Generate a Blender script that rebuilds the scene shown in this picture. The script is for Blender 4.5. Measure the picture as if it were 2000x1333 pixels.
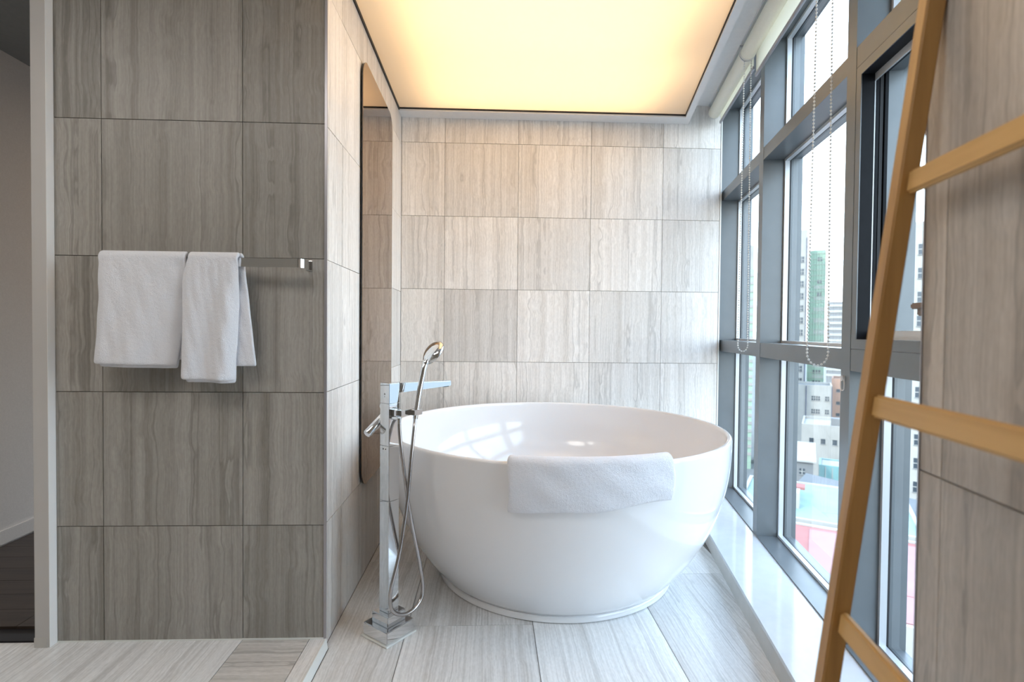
import bpy, bmesh, math, random
from math import sin, cos, pi, radians
from mathutils import Vector, Matrix

for o in list(bpy.data.objects):
    bpy.data.objects.remove(o, do_unlink=True)
sc = bpy.context.scene
COL = sc.collection
random.seed(7)

# ------------------------------------------------------------------ camera
PITCH, YAW, ROLL, FPX, EYE = 0.0195103, 0.0392536, 0.0092211, 1041.58, 1.0893
_B = Matrix(((1, 0, 0), (0, 0, -1), (0, 1, 0)))
_Rz = Matrix(((cos(YAW), -sin(YAW), 0), (sin(YAW), cos(YAW), 0), (0, 0, 1)))
_Rx = Matrix(((1, 0, 0), (0, cos(PITCH), -sin(PITCH)), (0, sin(PITCH), cos(PITCH))))
_Rr = Matrix(((cos(ROLL), -sin(ROLL), 0), (sin(ROLL), cos(ROLL), 0), (0, 0, 1)))
_M = _Rr @ _Rx @ _B @ _Rz
cam_d = bpy.data.cameras.new('camera')
cam = bpy.data.objects.new('camera', cam_d)
COL.objects.link(cam)
_R = Matrix((_M[0], -Vector(_M[1]), -Vector(_M[2]))).transposed()
cam.matrix_world = Matrix.Translation((0, 0, EYE)) @ _R.to_4x4()
cam_d.sensor_width = 36.0
cam_d.lens = FPX / 2000 * 36.0
cam_d.clip_start = 0.02
cam_d.clip_end = 3000
cam_d.dof.use_dof = True
cam_d.dof.focus_distance = 2.3
cam_d.dof.aperture_fstop = 3.2
sc.camera = cam

# ------------------------------------------------------------------ world, sun, exposure
world = bpy.data.worlds.new('sky')
sc.world = world
world.use_nodes = True
wn = world.node_tree
wn.nodes.clear()
w_out = wn.nodes.new('ShaderNodeOutputWorld')
w_bg = wn.nodes.new('ShaderNodeBackground')
w_tc = wn.nodes.new('ShaderNodeTexCoord')
w_sep = wn.nodes.new('ShaderNodeSeparateXYZ')
w_rmp = wn.nodes.new('ShaderNodeValToRGB')          # hazy bright sky: whitish horizon, pale blue overhead, grey below
w_el = w_rmp.color_ramp.elements
w_el[0].position, w_el[0].color = 0.0, (0.42, 0.44, 0.46, 1)
w_el[1].position, w_el[1].color = 1.0, (0.46, 0.66, 1.0, 1)
for _p, _c in ((0.46, (0.55, 0.57, 0.58, 1)), (0.5, (0.93, 0.97, 1.0, 1)), (0.62, (0.76, 0.88, 1.0, 1))):
    e = w_el.new(_p)
    e.color = _c
w_mr = wn.nodes.new('ShaderNodeMapRange')
w_mr.inputs[1].default_value = -1.0
w_mr.inputs[2].default_value = 1.0
wn.links.new(w_tc.outputs['Generated'], w_sep.inputs[0])
wn.links.new(w_sep.outputs[2], w_mr.inputs[0])
wn.links.new(w_mr.outputs[0], w_rmp.inputs[0])
wn.links.new(w_rmp.outputs[0], w_bg.inputs[0])
wn.links.new(w_bg.outputs[0], w_out.inputs[0])
w_bg.inputs[1].default_value = 6.5

sun_d = bpy.data.lights.new('sun', 'SUN')
sun_d.energy = 3.0
sun_d.angle = radians(1.5)
sun_d.color = (1.0, 0.93, 0.82)
sun = bpy.data.objects.new('sun', sun_d)
COL.objects.link(sun)
sun.rotation_euler = Vector((0.75, 0.45, -0.62)).to_track_quat('-Z', 'Y').to_euler()

sc.view_settings.view_transform = 'Standard'
sc.view_settings.look = 'None'
sc.view_settings.gamma = 1.0
sc.view_settings.use_curve_mapping = False
sc.view_settings.exposure = 0.18
sc.cycles.max_bounces = 14
sc.cycles.diffuse_bounces = 7
sc.cycles.glossy_bounces = 6
sc.cycles.transparent_max_bounces = 16
sc.cycles.sample_clamp_indirect = 8.0

PANEL_POWER = 12.0
ROOM_FILL = 11.0
HALL_FILL = 6.0

# ------------------------------------------------------------------ materials
def mat(name, color=(0.8, 0.8, 0.8), rough=0.5, metal=0.0, spec=0.5, coat=0.0):
    m = bpy.data.materials.new(name)
    m.use_nodes = True
    b = m.node_tree.nodes['Principled BSDF']
    b.inputs['Base Color'].default_value = (*color, 1)
    b.inputs['Roughness'].default_value = rough
    b.inputs['Metallic'].default_value = metal
    b.inputs['Specular IOR Level'].default_value = spec
    b.inputs['Coat Weight'].default_value = coat
    return m

def N(m, kind, **kw):
    n = m.node_tree.nodes.new(kind)
    for k, v in kw.items():
        setattr(n, k, v)
    return n

def Lk(m, a, b):
    m.node_tree.links.new(a, b)

def ramp(m, stops):
    r = N(m, 'ShaderNodeValToRGB')
    e = r.color_ramp.elements
    while len(e) < len(stops):
        e.new(0.5)
    for i, (p, c) in enumerate(stops):
        e[i].position = p
        e[i].color = (*c, 1)
    return r

def mix(m, a, b, fac, mode='MIX'):
    n = N(m, 'ShaderNodeMix', data_type='RGBA', blend_type=mode)
    for s, v in ((6, a), (7, b), (0, fac)):
        if isinstance(v, (int, float)):
            n.inputs[s].default_value = v
        elif isinstance(v, tuple):
            n.inputs[s].default_value = (*v, 1)
        else:
            Lk(m, v, n.inputs[s])
    return n.outputs[2]

def stone(name, axis, light, mid, dark, rough=0.35, contrast=1.0, vein=0.48, tint=0.13, wobble=0.030):
    """wood-vein limestone: fine streaks, broad bands and wavering dark veins that run along `axis`"""
    m = mat(name, mid, rough)
    b = m.node_tree.nodes['Principled BSDF']
    tc = N(m, 'ShaderNodeTexCoord')
    oi = N(m, 'ShaderNodeObjectInfo')
    off = N(m, 'ShaderNodeVectorMath', operation='SCALE')
    comb = N(m, 'ShaderNodeCombineXYZ')
    for i, f in enumerate((37.0, 61.0, 23.0)):
        mu = N(m, 'ShaderNodeMath', operation='MULTIPLY')
        Lk(m, oi.outputs['Random'], mu.inputs[0])
        mu.inputs[1].default_value = f
        Lk(m, mu.outputs[0], comb.inputs[i])
    add = N(m, 'ShaderNodeVectorMath', operation='ADD')
    Lk(m, tc.outputs['Object'], add.inputs[0])
    Lk(m, comb.outputs[0], add.inputs[1])

    wmap = N(m, 'ShaderNodeMapping')
    ws_ = [5.0] * 3
    ws_[axis] = 7.0
    wmap.inputs['Scale'].default_value = ws_
    Lk(m, add.outputs[0], wmap.inputs[0])
    wnz = N(m, 'ShaderNodeTexNoise')
    wnz.inputs['Scale'].default_value = 1.0
    wnz.inputs['Detail'].default_value = 2.0
    Lk(m, wmap.outputs[0], wnz.inputs['Vector'])
    wcen = N(m, 'ShaderNodeMath', operation='SUBTRACT')
    Lk(m, wnz.outputs[0], wcen.inputs[0])
    wcen.inputs[1].default_value = 0.5
    wdir = N(m, 'ShaderNodeCombineXYZ')
    for i in range(3):
        if i != axis:
            Lk(m, wcen.outputs[0], wdir.inputs[i])
    wsc = N(m, 'ShaderNodeVectorMath', operation='SCALE')
    Lk(m, wdir.outputs[0], wsc.inputs[0])
    wsc.inputs[3].default_value = wobble
    add2 = N(m, 'ShaderNodeVectorMath', operation='ADD')
    Lk(m, add.outputs[0], add2.inputs[0])
    Lk(m, wsc.outputs[0], add2.inputs[1])
    add = add2

    def mapped(across, along):
        mp = N(m, 'ShaderNodeMapping')
        s = [across] * 3
        s[axis] = along
        mp.inputs['Scale'].default_value = s
        Lk(m, add.outputs[0], mp.inputs[0])
        return mp.outputs[0]

    def noise(across, along, detail, dist=0.0, rough_=0.5):
        n = N(m, 'ShaderNodeTexNoise')
        n.inputs['Scale'].default_value = 1.0
        n.inputs['Detail'].default_value = detail
        n.inputs['Roughness'].default_value = rough_
        n.inputs['Distortion'].default_value = dist
        Lk(m, mapped(across, along), n.inputs['Vector'])
        return n.outputs[0]

    fine = noise(190, 0.8, 3.0, 0.0)
    broad = noise(21, 0.10, 4.0, 0.0, 0.6)
    veins = noise(9, 0.10, 3.0, 0.0, 0.55)
    grain = noise(170, 60, 2.0)
    c1 = ramp(m, [(0.30, dark), (0.45, mid), (0.66, light)])
    Lk(m, broad, c1.inputs[0])
    c2 = ramp(m, [(0.32, (0.86, 0.855, 0.845)), (0.62, (1.05, 1.05, 1.05))])
    Lk(m, fine, c2.inputs[0])
    col = mix(m, c1.outputs[0], c2.outputs[0], contrast, 'MULTIPLY')
    # thin wavering veins: narrow band of the noise field
    vr = ramp(m, [(0.478, (0, 0, 0)), (0.498, (1, 1, 1)), (0.502, (1, 1, 1)), (0.508, (0, 0, 0))])
    Lk(m, veins, vr.inputs[0])
    vr2 = N(m, 'ShaderNodeMath', operation='MULTIPLY')
    Lk(m, vr.outputs[0], vr2.inputs[0])
    vr2.inputs[1].default_value = vein
    col = mix(m, col, tuple(x * 0.62 for x in dark), vr2.outputs[0])
    g = ramp(m, [(0.3, (0.93, 0.93, 0.93)), (0.7, (1.04, 1.04, 1.04))])
    Lk(m, grain, g.inputs[0])
    col = mix(m, col, g.outputs[0], 1.0, 'MULTIPLY')
    mr = N(m, 'ShaderNodeMapRange')
    mr.inputs[3].default_value = 1 - tint
    mr.inputs[4].default_value = 1 + tint * 0.6
    Lk(m, oi.outputs['Random'], mr.inputs[0])
    sc_ = N(m, 'ShaderNodeVectorMath', operation='SCALE')
    Lk(m, col, sc_.inputs[0])
    Lk(m, mr.outputs[0], sc_.inputs[3])
    Lk(m, sc_.outputs[0], b.inputs['Base Color'])
    bp = N(m, 'ShaderNodeBump')
    bp.inputs['Strength'].default_value = 0.05
    bp.inputs['Distance'].default_value = 0.002
    Lk(m, fine, bp.inputs['Height'])
    Lk(m, bp.outputs[0], b.inputs['Normal'])
    return m

def noisy(m, scale, amount, bump=0.0, dist=0.002, stretch=(1, 1, 1)):
    """small colour variation and relief on a plain material"""
    b = m.node_tree.nodes['Principled BSDF']
    base = tuple(b.inputs['Base Color'].default_value)[:3]
    tc = N(m, 'ShaderNodeTexCoord')
    mp = N(m, 'ShaderNodeMapping')
    mp.inputs['Scale'].default_value = stretch
    Lk(m, tc.outputs['Object'], mp.inputs[0])
    n = N(m, 'ShaderNodeTexNoise')
    n.inputs['Scale'].default_value = scale
    n.inputs['Detail'].default_value = 4
    Lk(m, mp.outputs[0], n.inputs['Vector'])
    r = ramp(m, [(0.3, tuple(x * (1 - amount) for x in base)), (0.7, tuple(min(1, x * (1 + amount)) for x in base))])
    Lk(m, n.outputs[0], r.inputs[0])
    Lk(m, r.outputs[0], b.inputs['Base Color'])
    if bump:
        bp = N(m, 'ShaderNodeBump')
        bp.inputs['Strength'].default_value = bump
        bp.inputs['Distance'].default_value = dist
        Lk(m, n.outputs[0], bp.inputs['Height'])
        Lk(m, bp.outputs[0], b.inputs['Normal'])
    return m

STONE_L, STONE_M, STONE_D = (0.82, 0.79, 0.76), (0.755, 0.72, 0.685), (0.66, 0.622, 0.58)
M_tile_wall = stone('wall_stone', 2, STONE_L, STONE_M, STONE_D, 0.42)
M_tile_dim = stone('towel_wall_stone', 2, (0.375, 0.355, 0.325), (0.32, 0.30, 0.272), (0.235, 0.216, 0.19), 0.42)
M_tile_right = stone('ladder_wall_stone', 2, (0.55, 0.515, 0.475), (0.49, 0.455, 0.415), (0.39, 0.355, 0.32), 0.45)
M_tile_floor = stone('floor_stone', 1, (0.78, 0.78, 0.775), (0.72, 0.715, 0.705), (0.58, 0.56, 0.54), 0.14, vein=0.35, wobble=0.016)
M_tile_floor_x = stone('floor_stone_crosswise', 0, (0.60, 0.58, 0.55), (0.52, 0.50, 0.47), (0.40, 0.37, 0.34), 0.22)
M_grout = noisy(mat('grout', (0.20, 0.18, 0.16), 0.9), 80, 0.1)
M_white_paint = noisy(mat('white_paint', (0.78, 0.77, 0.76), 0.55), 40, 0.02)
M_hall_paint = noisy(mat('hall_paint', (0.62, 0.60, 0.58), 0.8), 150, 0.04, 0.15)
M_plain = noisy(mat('beige_plaster', (0.34, 0.32, 0.29), 0.7), 40, 0.03)
M_hall_ceiling = noisy(mat('hall_ceiling_paint', (0.20, 0.20, 0.19), 0.8), 60, 0.04)
M_edge_lit = mat('door_edge_lit', (0.92, 0.91, 0.90), 0.3)
M_acrylic = mat('tub_acrylic', (0.80, 0.80, 0.815), 0.10, spec=0.5, coat=0.3)
M_quartz = noisy(mat('sill_quartz', (0.56, 0.57, 0.585), 0.10), 25, 0.03)
M_riser = noisy(mat('sill_riser', (0.50, 0.485, 0.455), 0.4), 20, 0.04)
M_alu = noisy(mat('grey_aluminium', (0.165, 0.180, 0.190), 0.34, metal=0.35), 8, 0.05)
M_alu_light = mat('bead_aluminium', (0.62, 0.64, 0.66), 0.3, metal=0.3)
M_alu_dark = noisy(mat('dark_anodised', (0.012, 0.013, 0.016), 0.45, spec=0.12), 20, 0.1)
M_gasket = mat('rubber_gasket', (0.015, 0.015, 0.018), 0.6)
M_chrome = mat('chrome', (0.74, 0.755, 0.77), 0.06, metal=1.0)
M_hose = mat('hose_steel', (0.44, 0.415, 0.41), 0.22, metal=1.0)
M_rubber = mat('grey_plastic', (0.30, 0.31, 0.32), 0.5)
M_silicone = mat('white_silicone', (0.72, 0.73, 0.70), 0.35)
M_trim_metal = mat('corner_trim_metal', (0.42, 0.41, 0.44), 0.35, metal=0.6)
M_doorframe = noisy(mat('door_frame_metal', (0.50, 0.48, 0.46), 0.5), 10, 0.02)
M_blind = noisy(mat('blind_fabric', (0.78, 0.74, 0.61), 0.85), 300, 0.04, 0.1, 0.0005)
def add_translucency(m, amount):
    nt = m.node_tree
    b = nt.nodes['Principled BSDF']
    o = nt.nodes['Material Output']
    t = nt.nodes.new('ShaderNodeBsdfTranslucent')
    t.inputs[0].default_value = (0.80, 0.76, 0.62, 1)
    x = nt.nodes.new('ShaderNodeMixShader')
    x.inputs[0].default_value = amount
    nt.links.new(b.outputs[0], x.inputs[1])
    nt.links.new(t.outputs[0], x.inputs[2])
    nt.links.new(x.outputs[0], o.inputs[0])
M_roll = noisy(mat('blind_roll_fabric', (0.86, 0.83, 0.72), 0.85), 300, 0.04, 0.1, 0.0005)
add_translucency(M_blind, 0.5)
M_bead = mat('chain_plastic', (0.80, 0.79, 0.76), 0.35)
M_sticker = mat('sticker_paper', (0.80, 0.76, 0.68), 0.7)
M_black = mat('black_print', (0.02, 0.02, 0.02), 0.5)

M_mirror = mat('bronze_mirror', (0.30, 0.215, 0.155), 0.02, metal=1.0)
M_mirror_edge = mat('mirror_edge', (0.03, 0.03, 0.035), 0.4)

def terry(name, color):
    m = mat(name, color, 0.95, spec=0.15)
    b = m.node_tree.nodes['Principled BSDF']
    b.inputs['Sheen Weight'].default_value = 0.35
    b.inputs['Sheen Roughness'].default_value = 0.6
    tc = N(m, 'ShaderNodeTexCoord')
    n1 = N(m, 'ShaderNodeTexNoise')
    n1.inputs['Scale'].default_value = 480
    n1.inputs['Detail'].default_value = 3
    n2 = N(m, 'ShaderNodeTexNoise')
    n2.inputs['Scale'].default_value = 90
    n2.inputs['Detail'].default_value = 4
    Lk(m, tc.outputs['Object'], n1.inputs['Vector'])
    Lk(m, tc.outputs['Object'], n2.inputs['Vector'])
    ad = N(m, 'ShaderNodeMath', operation='ADD')
    Lk(m, n1.outputs[0], ad.inputs[0])
    Lk(m, n2.outputs[0], ad.inputs[1])
    bp = N(m, 'ShaderNodeBump')
    bp.inputs['Strength'].default_value = 0.85
    bp.inputs['Distance'].default_value = 0.0035
    Lk(m, ad.outputs[0], bp.inputs['Height'])
    Lk(m, bp.outputs[0], b.inputs['Normal'])
    return m

M_terry = terry('white_terry', (0.83, 0.84, 0.89))

def wood(name, axis, light, dark, rough):
    m = mat(name, light, rough)
    b = m.node_tree.nodes['Principled BSDF']
    tc = N(m, 'ShaderNodeTexCoord')
    oi = N(m, 'ShaderNodeObjectInfo')
    mp = N(m, 'ShaderNodeMapping')
    s = [60, 60, 60]
    s[axis] = 3
    mp.inputs['Scale'].default_value = s
    Lk(m, tc.outputs['Object'], mp.inputs[0])
    n = N(m, 'ShaderNodeTexNoise', noise_dimensions='4D')
    n.inputs['Scale'].default_value = 1.0
    n.inputs['Detail'].default_value = 5
    n.inputs['Distortion'].default_value = 0.6
    Lk(m, mp.outputs[0], n.inputs['Vector'])
    mu = N(m, 'ShaderNodeMath', operation='MULTIPLY')
    mu.inputs[1].default_value = 40
    Lk(m, oi.outputs['Random'], mu.inputs[0])
    Lk(m, mu.outputs[0], n.inputs['W'])
    r = ramp(m, [(0.32, dark), (0.60, light)])
    Lk(m, n.outputs[0], r.inputs[0])
    Lk(m, r.outputs[0], b.inputs['Base Color'])
    return m

M_ladder_rail = wood('ladder_wood_upright', 2, (0.48, 0.27, 0.09), (0.38, 0.205, 0.065), 0.42)
M_ladder_rung = wood('ladder_wood_rung', 1, (0.62, 0.385, 0.145), (0.53, 0.315, 0.11), 0.42)
M_plank = wood('dark_floor_wood', 0, (0.050, 0.036, 0.028), (0.025, 0.018, 0.014), 0.45)

def glass_mat(name, tint):
    m = bpy.data.materials.new(name)
    m.use_nodes = True
    nt = m.node_tree
    nt.nodes.clear()
    o = nt.nodes.new('ShaderNodeOutputMaterial')
    t = nt.nodes.new('ShaderNodeBsdfTransparent')
    t.inputs[0].default_value = (*tint, 1)
    g = nt.nodes.new('ShaderNodeBsdfGlossy')
    g.inputs['Roughness'].default_value = 0.0
    f = nt.nodes.new('ShaderNodeFresnel')
    f.inputs[0].default_value = 1.45
    x = nt.nodes.new('ShaderNodeMixShader')
    ge = nt.nodes.new('ShaderNodeNewGeometry')       # only the face the light enters reflects
    sb = nt.nodes.new('ShaderNodeMath')
    sb.operation = 'SUBTRACT'
    sb.inputs[0].default_value = 1.0
    nt.links.new(ge.outputs['Backfacing'], sb.inputs[1])
    mu = nt.nodes.new('ShaderNodeMath')
    mu.operation = 'MULTIPLY'
    nt.links.new(f.outputs[0], mu.inputs[0])
    nt.links.new(sb.outputs[0], mu.inputs[1])
    nt.links.new(mu.outputs[0], x.inputs[0])
    nt.links.new(t.outputs[0], x.inputs[1])
    nt.links.new(g.outputs[0], x.inputs[2])
    nt.links.new(x.outputs[0], o.inputs[0])
    return m

M_glass = glass_mat('window_glass', (0.90, 0.935, 0.94))

def clear_plastic():
    m = mat('clear_plastic', (0.95, 0.95, 0.95), 0.15)
    b = m.node_tree.nodes['Principled BSDF']
    b.inputs['Alpha'].default_value = 0.35
    return m
M_clear = clear_plastic()

def membrane():
    m = bpy.data.materials.new('light_membrane')
    m.use_nodes = True
    nt = m.node_tree
    nt.nodes.clear()
    o = nt.nodes.new('ShaderNodeOutputMaterial')
    t = nt.nodes.new('ShaderNodeBsdfTranslucent')
    t.inputs[0].default_value = (0.80, 0.78, 0.74, 1)
    d = nt.nodes.new('ShaderNodeBsdfDiffuse')
    d.inputs[0].default_value = (0.80, 0.78, 0.74, 1)
    x = nt.nodes.new('ShaderNodeMixShader')
    x.inputs[0].default_value = 0.4
    nt.links.new(t.outputs[0], x.inputs[1])
    nt.links.new(d.outputs[0], x.inputs[2])
    nt.links.new(x.outputs[0], o.inputs[0])
    return m
M_membrane = membrane()

# ------------------------------------------------------------------ mesh helpers
def box(bm, lo, hi, mw=None):
    vs = [bm.verts.new((x, y, z)) for x in (lo[0], hi[0]) for y in (lo[1], hi[1]) for z in (lo[2], hi[2])]
    if mw is not None:
        for v in vs:
            v.co = mw @ v.co
    for f in ((0, 1, 3, 2), (4, 6, 7, 5), (0, 4, 5, 1), (2, 3, 7, 6), (0, 2, 6, 4), (1, 5, 7, 3)):
        bm.faces.new([vs[i] for i in f])
    return vs

def mesh_of(name, bm, material, smooth=False, angle=None):
    bmesh.ops.recalc_face_normals(bm, faces=bm.faces)
    me = bpy.data.meshes.new(name)
    bm.to_mesh(me)
    bm.free()
    me.materials.append(material)
    if smooth:
        for p in me.polygons:
            p.use_smooth = True
        if angle is not None:
            me.set_sharp_from_angle(angle=radians(angle))
    return me

def link(name, me, parent=None, loc=(0, 0, 0), rot=(0, 0, 0)):
    o = bpy.data.objects.new(name, me)
    COL.objects.link(o)
    o.location = loc
    o.rotation_euler = rot
    if parent is not None:
        o.parent = parent
    return o

def obj(name, bm, material, parent=None, loc=(0, 0, 0), rot=(0, 0, 0), smooth=False, angle=None):
    return link(name, mesh_of(name, bm, material, smooth, angle), parent, loc, rot)

def boxes(name, items, material, parent=None, loc=(0, 0, 0), rot=(0, 0, 0), bevel=0.0):
    bm = bmesh.new()
    for lo, hi in items:
        box(bm, lo, hi)
    if bevel:
        bmesh.ops.bevel(bm, geom=list(bm.edges), offset=bevel, segments=2, affect='EDGES', profile=0.6)
    return obj(name, bm, material, parent, loc, rot)

def tag(o, label=None, cat=None, group=None, kind=None):
    if label:
        o['label'] = label
    if cat:
        o['category'] = cat
    if group:
        o['group'] = group
    if kind:
        o['kind'] = kind
    return o

def thing(name, label, cat, loc=(0, 0, 0), rz=0.0, group=None, kind=None):
    o = bpy.data.objects.new(name, None)
    COL.objects.link(o)
    o.empty_display_size = 0.1
    o.location = loc
    o.rotation_euler = (0, 0, rz)
    return tag(o, label, cat, group, kind)

def catmull(pts, n):
    P = [Vector(p) for p in pts]
    P = [P[0] * 2 - P[1]] + P + [P[-1] * 2 - P[-2]]
    out = []
    for i in range(1, len(P) - 2):
        a, b, c, d = P[i - 1:i + 3]
        for k in range(n):
            t = k / n
            out.append(0.5 * ((2 * b) + (c - a) * t + (2 * a - 5 * b + 4 * c - d) * t * t + (3 * b - a - 3 * c + d) * t ** 3))
    out.append(P[-2])
    return out

def tube(bm, pts, radius, seg=10, cap=True):
    """tube along points; radius is a number or a list"""
    pts = [Vector(p) for p in pts]
    rs = radius if isinstance(radius, (list, tuple)) else [radius] * len(pts)
    t0 = (pts[1] - pts[0]).normalized()
    up = Vector((0, 0, 1)) if abs(t0.z) < 0.9 else Vector((1, 0, 0))
    nrm = (up - t0 * up.dot(t0)).normalized()
    rings = []
    for i, p in enumerate(pts):
        t = (pts[min(i + 1, len(pts) - 1)] - pts[max(i - 1, 0)]).normalized()
        nrm = (nrm - t * nrm.dot(t)).normalized()
        bn = t.cross(nrm)
        rings.append([bm.verts.new(p + (nrm * cos(2 * pi * k / seg) + bn * sin(2 * pi * k / seg)) * rs[i]) for k in range(seg)])
    for a, b in zip(rings, rings[1:]):
        for k in range(seg):
            bm.faces.new((a[k], a[(k + 1) % seg], b[(k + 1) % seg], b[k]))
    if cap:
        bm.faces.new(rings[0])
        bm.faces.new(rings[-1])

def lathe(bm, prof, seg=96, close=False):
    rings = []
    for r, z in prof:
        if r < 1e-5:
            rings.append([bm.verts.new((0, 0, z))])
        else:
            rings.append([bm.verts.new((r * cos(2 * pi * k / seg), r * sin(2 * pi * k / seg), z)) for k in range(seg)])
    if close:
        rings.append(rings[0])
    for a, b in zip(rings, rings[1:]):
        for k in range(seg):
            k2 = (k + 1) % seg
            if len(a) == 1 and len(b) == 1:
                continue
            if len(a) == 1:
                bm.faces.new((a[0], b[k], b[k2]))
            elif len(b) == 1:
                bm.faces.new((a[k], a[k2], b[0]))
            else:
                bm.faces.new((a[k], a[k2], b[k2], b[k]))

# ------------------------------------------------------------------ tiled surfaces
GAP = 0.0012
def tiles(parent, plane, at, us, vs, material, thick=0.008, normal=1, skip=()):
    """one tile object per cell. plane 'XZ' (wall facing -Y), 'YZ' (wall facing +X), 'XY' (floor).
    `at` is the finished surface; tiles hang `thick` behind it."""
    cache = {}
    for i in range(len(us) - 1):
        for j in range(len(vs) - 1):
            if (i, j) in skip:
                continue
            w, h = us[i + 1] - us[i] - 2 * GAP, vs[j + 1] - vs[j] - 2 * GAP
            key = (round(w, 4), round(h, 4))
            if key not in cache:
                bm = bmesh.new()
                if plane == 'XZ':
                    box(bm, (-w / 2, 0, -h / 2), (w / 2, thick, h / 2))
                elif plane == 'YZ':
                    box(bm, (-thick, -w / 2, -h / 2) if normal > 0 else (0, -w / 2, -h / 2),
                        (0, w / 2, h / 2) if normal > 0 else (thick, w / 2, h / 2))
                else:
                    box(bm, (-w / 2, -h / 2, -thick), (w / 2, h / 2, 0))
                cache[key] = mesh_of('tile', bm, material)
            u, v = (us[i] + us[i + 1]) / 2, (vs[j] + vs[j + 1]) / 2
            lip = random.uniform(-0.0003, 0.0003)
            if plane == 'XZ':
                p = (u, at + lip, v)
            elif plane == 'YZ':
                p = (at + lip, u, v)
            else:
                p = (u, v, at + lip)
            link('tile', cache[key], parent, p)

XS, YF, YB = -0.5594, 1.818, 3.3207     # side wall face, towel wall face, back wall face
ZL = 0.035                               # raised bathroom floor
ZC = 2.407                               # ceiling
ANG = 0.1883346                          # the glazing runs at this angle to the room

# glazing coordinates: x = distance towards the street (w), y = along the glazing (s)
def glz(name, label, cat, kind='structure', group=None):
    return thing(name, label, cat, (0, 0, 0), -ANG, group, kind)
def wsz(w, s, z):
    return Vector((w * cos(ANG) + s * sin(ANG), -w * sin(ANG) + s * cos(ANG), z))

# towel wall
wall_front = boxes('wall_front', [((-1.440, YF + 0.006, -0.1), (XS - 0.006, YF + 0.10, 2.50))], M_grout)
tag(wall_front, 'grey-brown vein-cut stone tiled wall that carries the towel bar', 'wall', kind='structure')
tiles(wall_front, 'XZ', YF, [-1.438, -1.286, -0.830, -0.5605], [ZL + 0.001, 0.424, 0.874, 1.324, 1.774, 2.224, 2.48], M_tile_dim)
# side wall with the mirror
wall_left = boxes('wall_left', [((XS - 0.10, YF + 0.1005, -0.1), (XS - 0.006, YB + 0.006, 2.50)),
                                ((XS - 0.0055, YF + 0.006, -0.1), (XS - 0.005, YF + 0.1005, 2.50))], M_grout)
tag(wall_left, 'pale stone tiled side wall of the alcove with the tall mirror', 'wall', kind='structure')
tiles(wall_left, 'YZ', XS, [YF + 0.004, 2.022, 2.340, 2.658, 2.976, YB - 0.001], [0.001, 0.424, 0.874, 1.324, 1.774, 2.224, 2.48], M_tile_wall)
# back wall
wall_back = boxes('wall_back', [((-0.66, YB + 0.006, -0.1), (1.4318, YB + 0.10, 2.62))], M_grout)
tag(wall_back, 'beige vein-cut stone tiled back wall behind the bathtub', 'wall', kind='structure')
tiles(wall_back, 'XZ', YB, [XS + 0.001, -0.2925, 0.161, 0.6145, 1.068, 1.432], [0.001, 0.4428, 0.8928, 1.3428, 1.7928, 2.2428, 2.61], M_tile_wall)
# right wall end, parallel to the glazing
WR, SR = 0.508, 0.915
wall_right = glz('wall_right', 'stone tiled wall in the near right corner behind the wooden ladder', 'wall')
boxes('wall_core', [((WR + 0.006, -1.6, -0.1), (0.93, SR - 0.002, 2.62))], M_grout, wall_right)
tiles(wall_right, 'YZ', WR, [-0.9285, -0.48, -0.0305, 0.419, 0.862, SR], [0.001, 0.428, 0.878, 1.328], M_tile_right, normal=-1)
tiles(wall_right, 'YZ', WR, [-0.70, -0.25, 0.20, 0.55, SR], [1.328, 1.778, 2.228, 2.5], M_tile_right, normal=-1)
boxes('corner_trim', [((WR - 0.001, SR, 0.0), (WR + 0.010, SR + 0.003, 2.5))], M_trim_metal, wall_right)

# floors
def on_w(w, y):     # x of the line at distance w for a given Y
    return (w + y * sin(ANG)) / cos(ANG)
def prism(bm, poly, z0, z1):
    lo = [bm.verts.new((x, y, z0)) for x, y in poly]
    hi = [bm.verts.new((x, y, z1)) for x, y in poly]
    n = len(poly)
    for i in range(n):
        bm.faces.new((lo[i], lo[(i + 1) % n], hi[(i + 1) % n], hi[i]))
    bm.faces.new(lo)
    bm.faces.new(hi)
bm = bmesh.new()
prism(bm, [(XS - 0.1, -1.3), (on_w(0.978, -1.3), -1.3), (on_w(0.978, YB + 0.1), YB + 0.1), (XS - 0.1, YB + 0.1)], -0.12, -0.006)
floor = obj('floor', bm, M_grout)
tag(floor, 'grey veined stone floor of the tub alcove', 'floor', kind='structure')
tiles(floor, 'XY', 0.0, [-0.5445, -0.298], [-0.9, 0.0, 0.9], M_tile_floor)
bm = bmesh.new()          # the tile cut round the foot of the wall corner
poly = [(-0.5445 + GAP, 0.9 + GAP), (-0.298 - GAP, 0.9 + GAP), (-0.298 - GAP, 2.5 - GAP), (XS + 0.001, 2.5 - GAP), (XS + 0.001, 1.8195), (-0.5445 + GAP, 1.8195)]
lo = [bm.verts.new((x + 0.42, y - 1.8, -0.008)) for x, y in poly]
hi = [bm.verts.new((x + 0.42, y - 1.8, 0)) for x, y in poly]
for i in range(6):
    bm.faces.new((lo[i], lo[(i + 1) % 6], hi[(i + 1) % 6], hi[i]))
bm.faces.new(lo)
bm.faces.new(hi)
obj('tile', bm, M_tile_floor, floor, (-0.42, 1.8, 0))
tiles(floor, 'XY', 0.0, [XS + 0.001, -0.298], [2.5, YB - 0.001], M_tile_floor)
tiles(floor, 'XY', 0.0, [-0.298, 0.164], [-0.75, 0.15, 1.05, 1.95, 2.85, YB - 0.001], M_tile_floor)
tiles(floor, 'XY', 0.0, [0.164, 0.627], [-0.30, 0.6, 1.5, 2.4, YB - 0.001], M_tile_floor)
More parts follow.
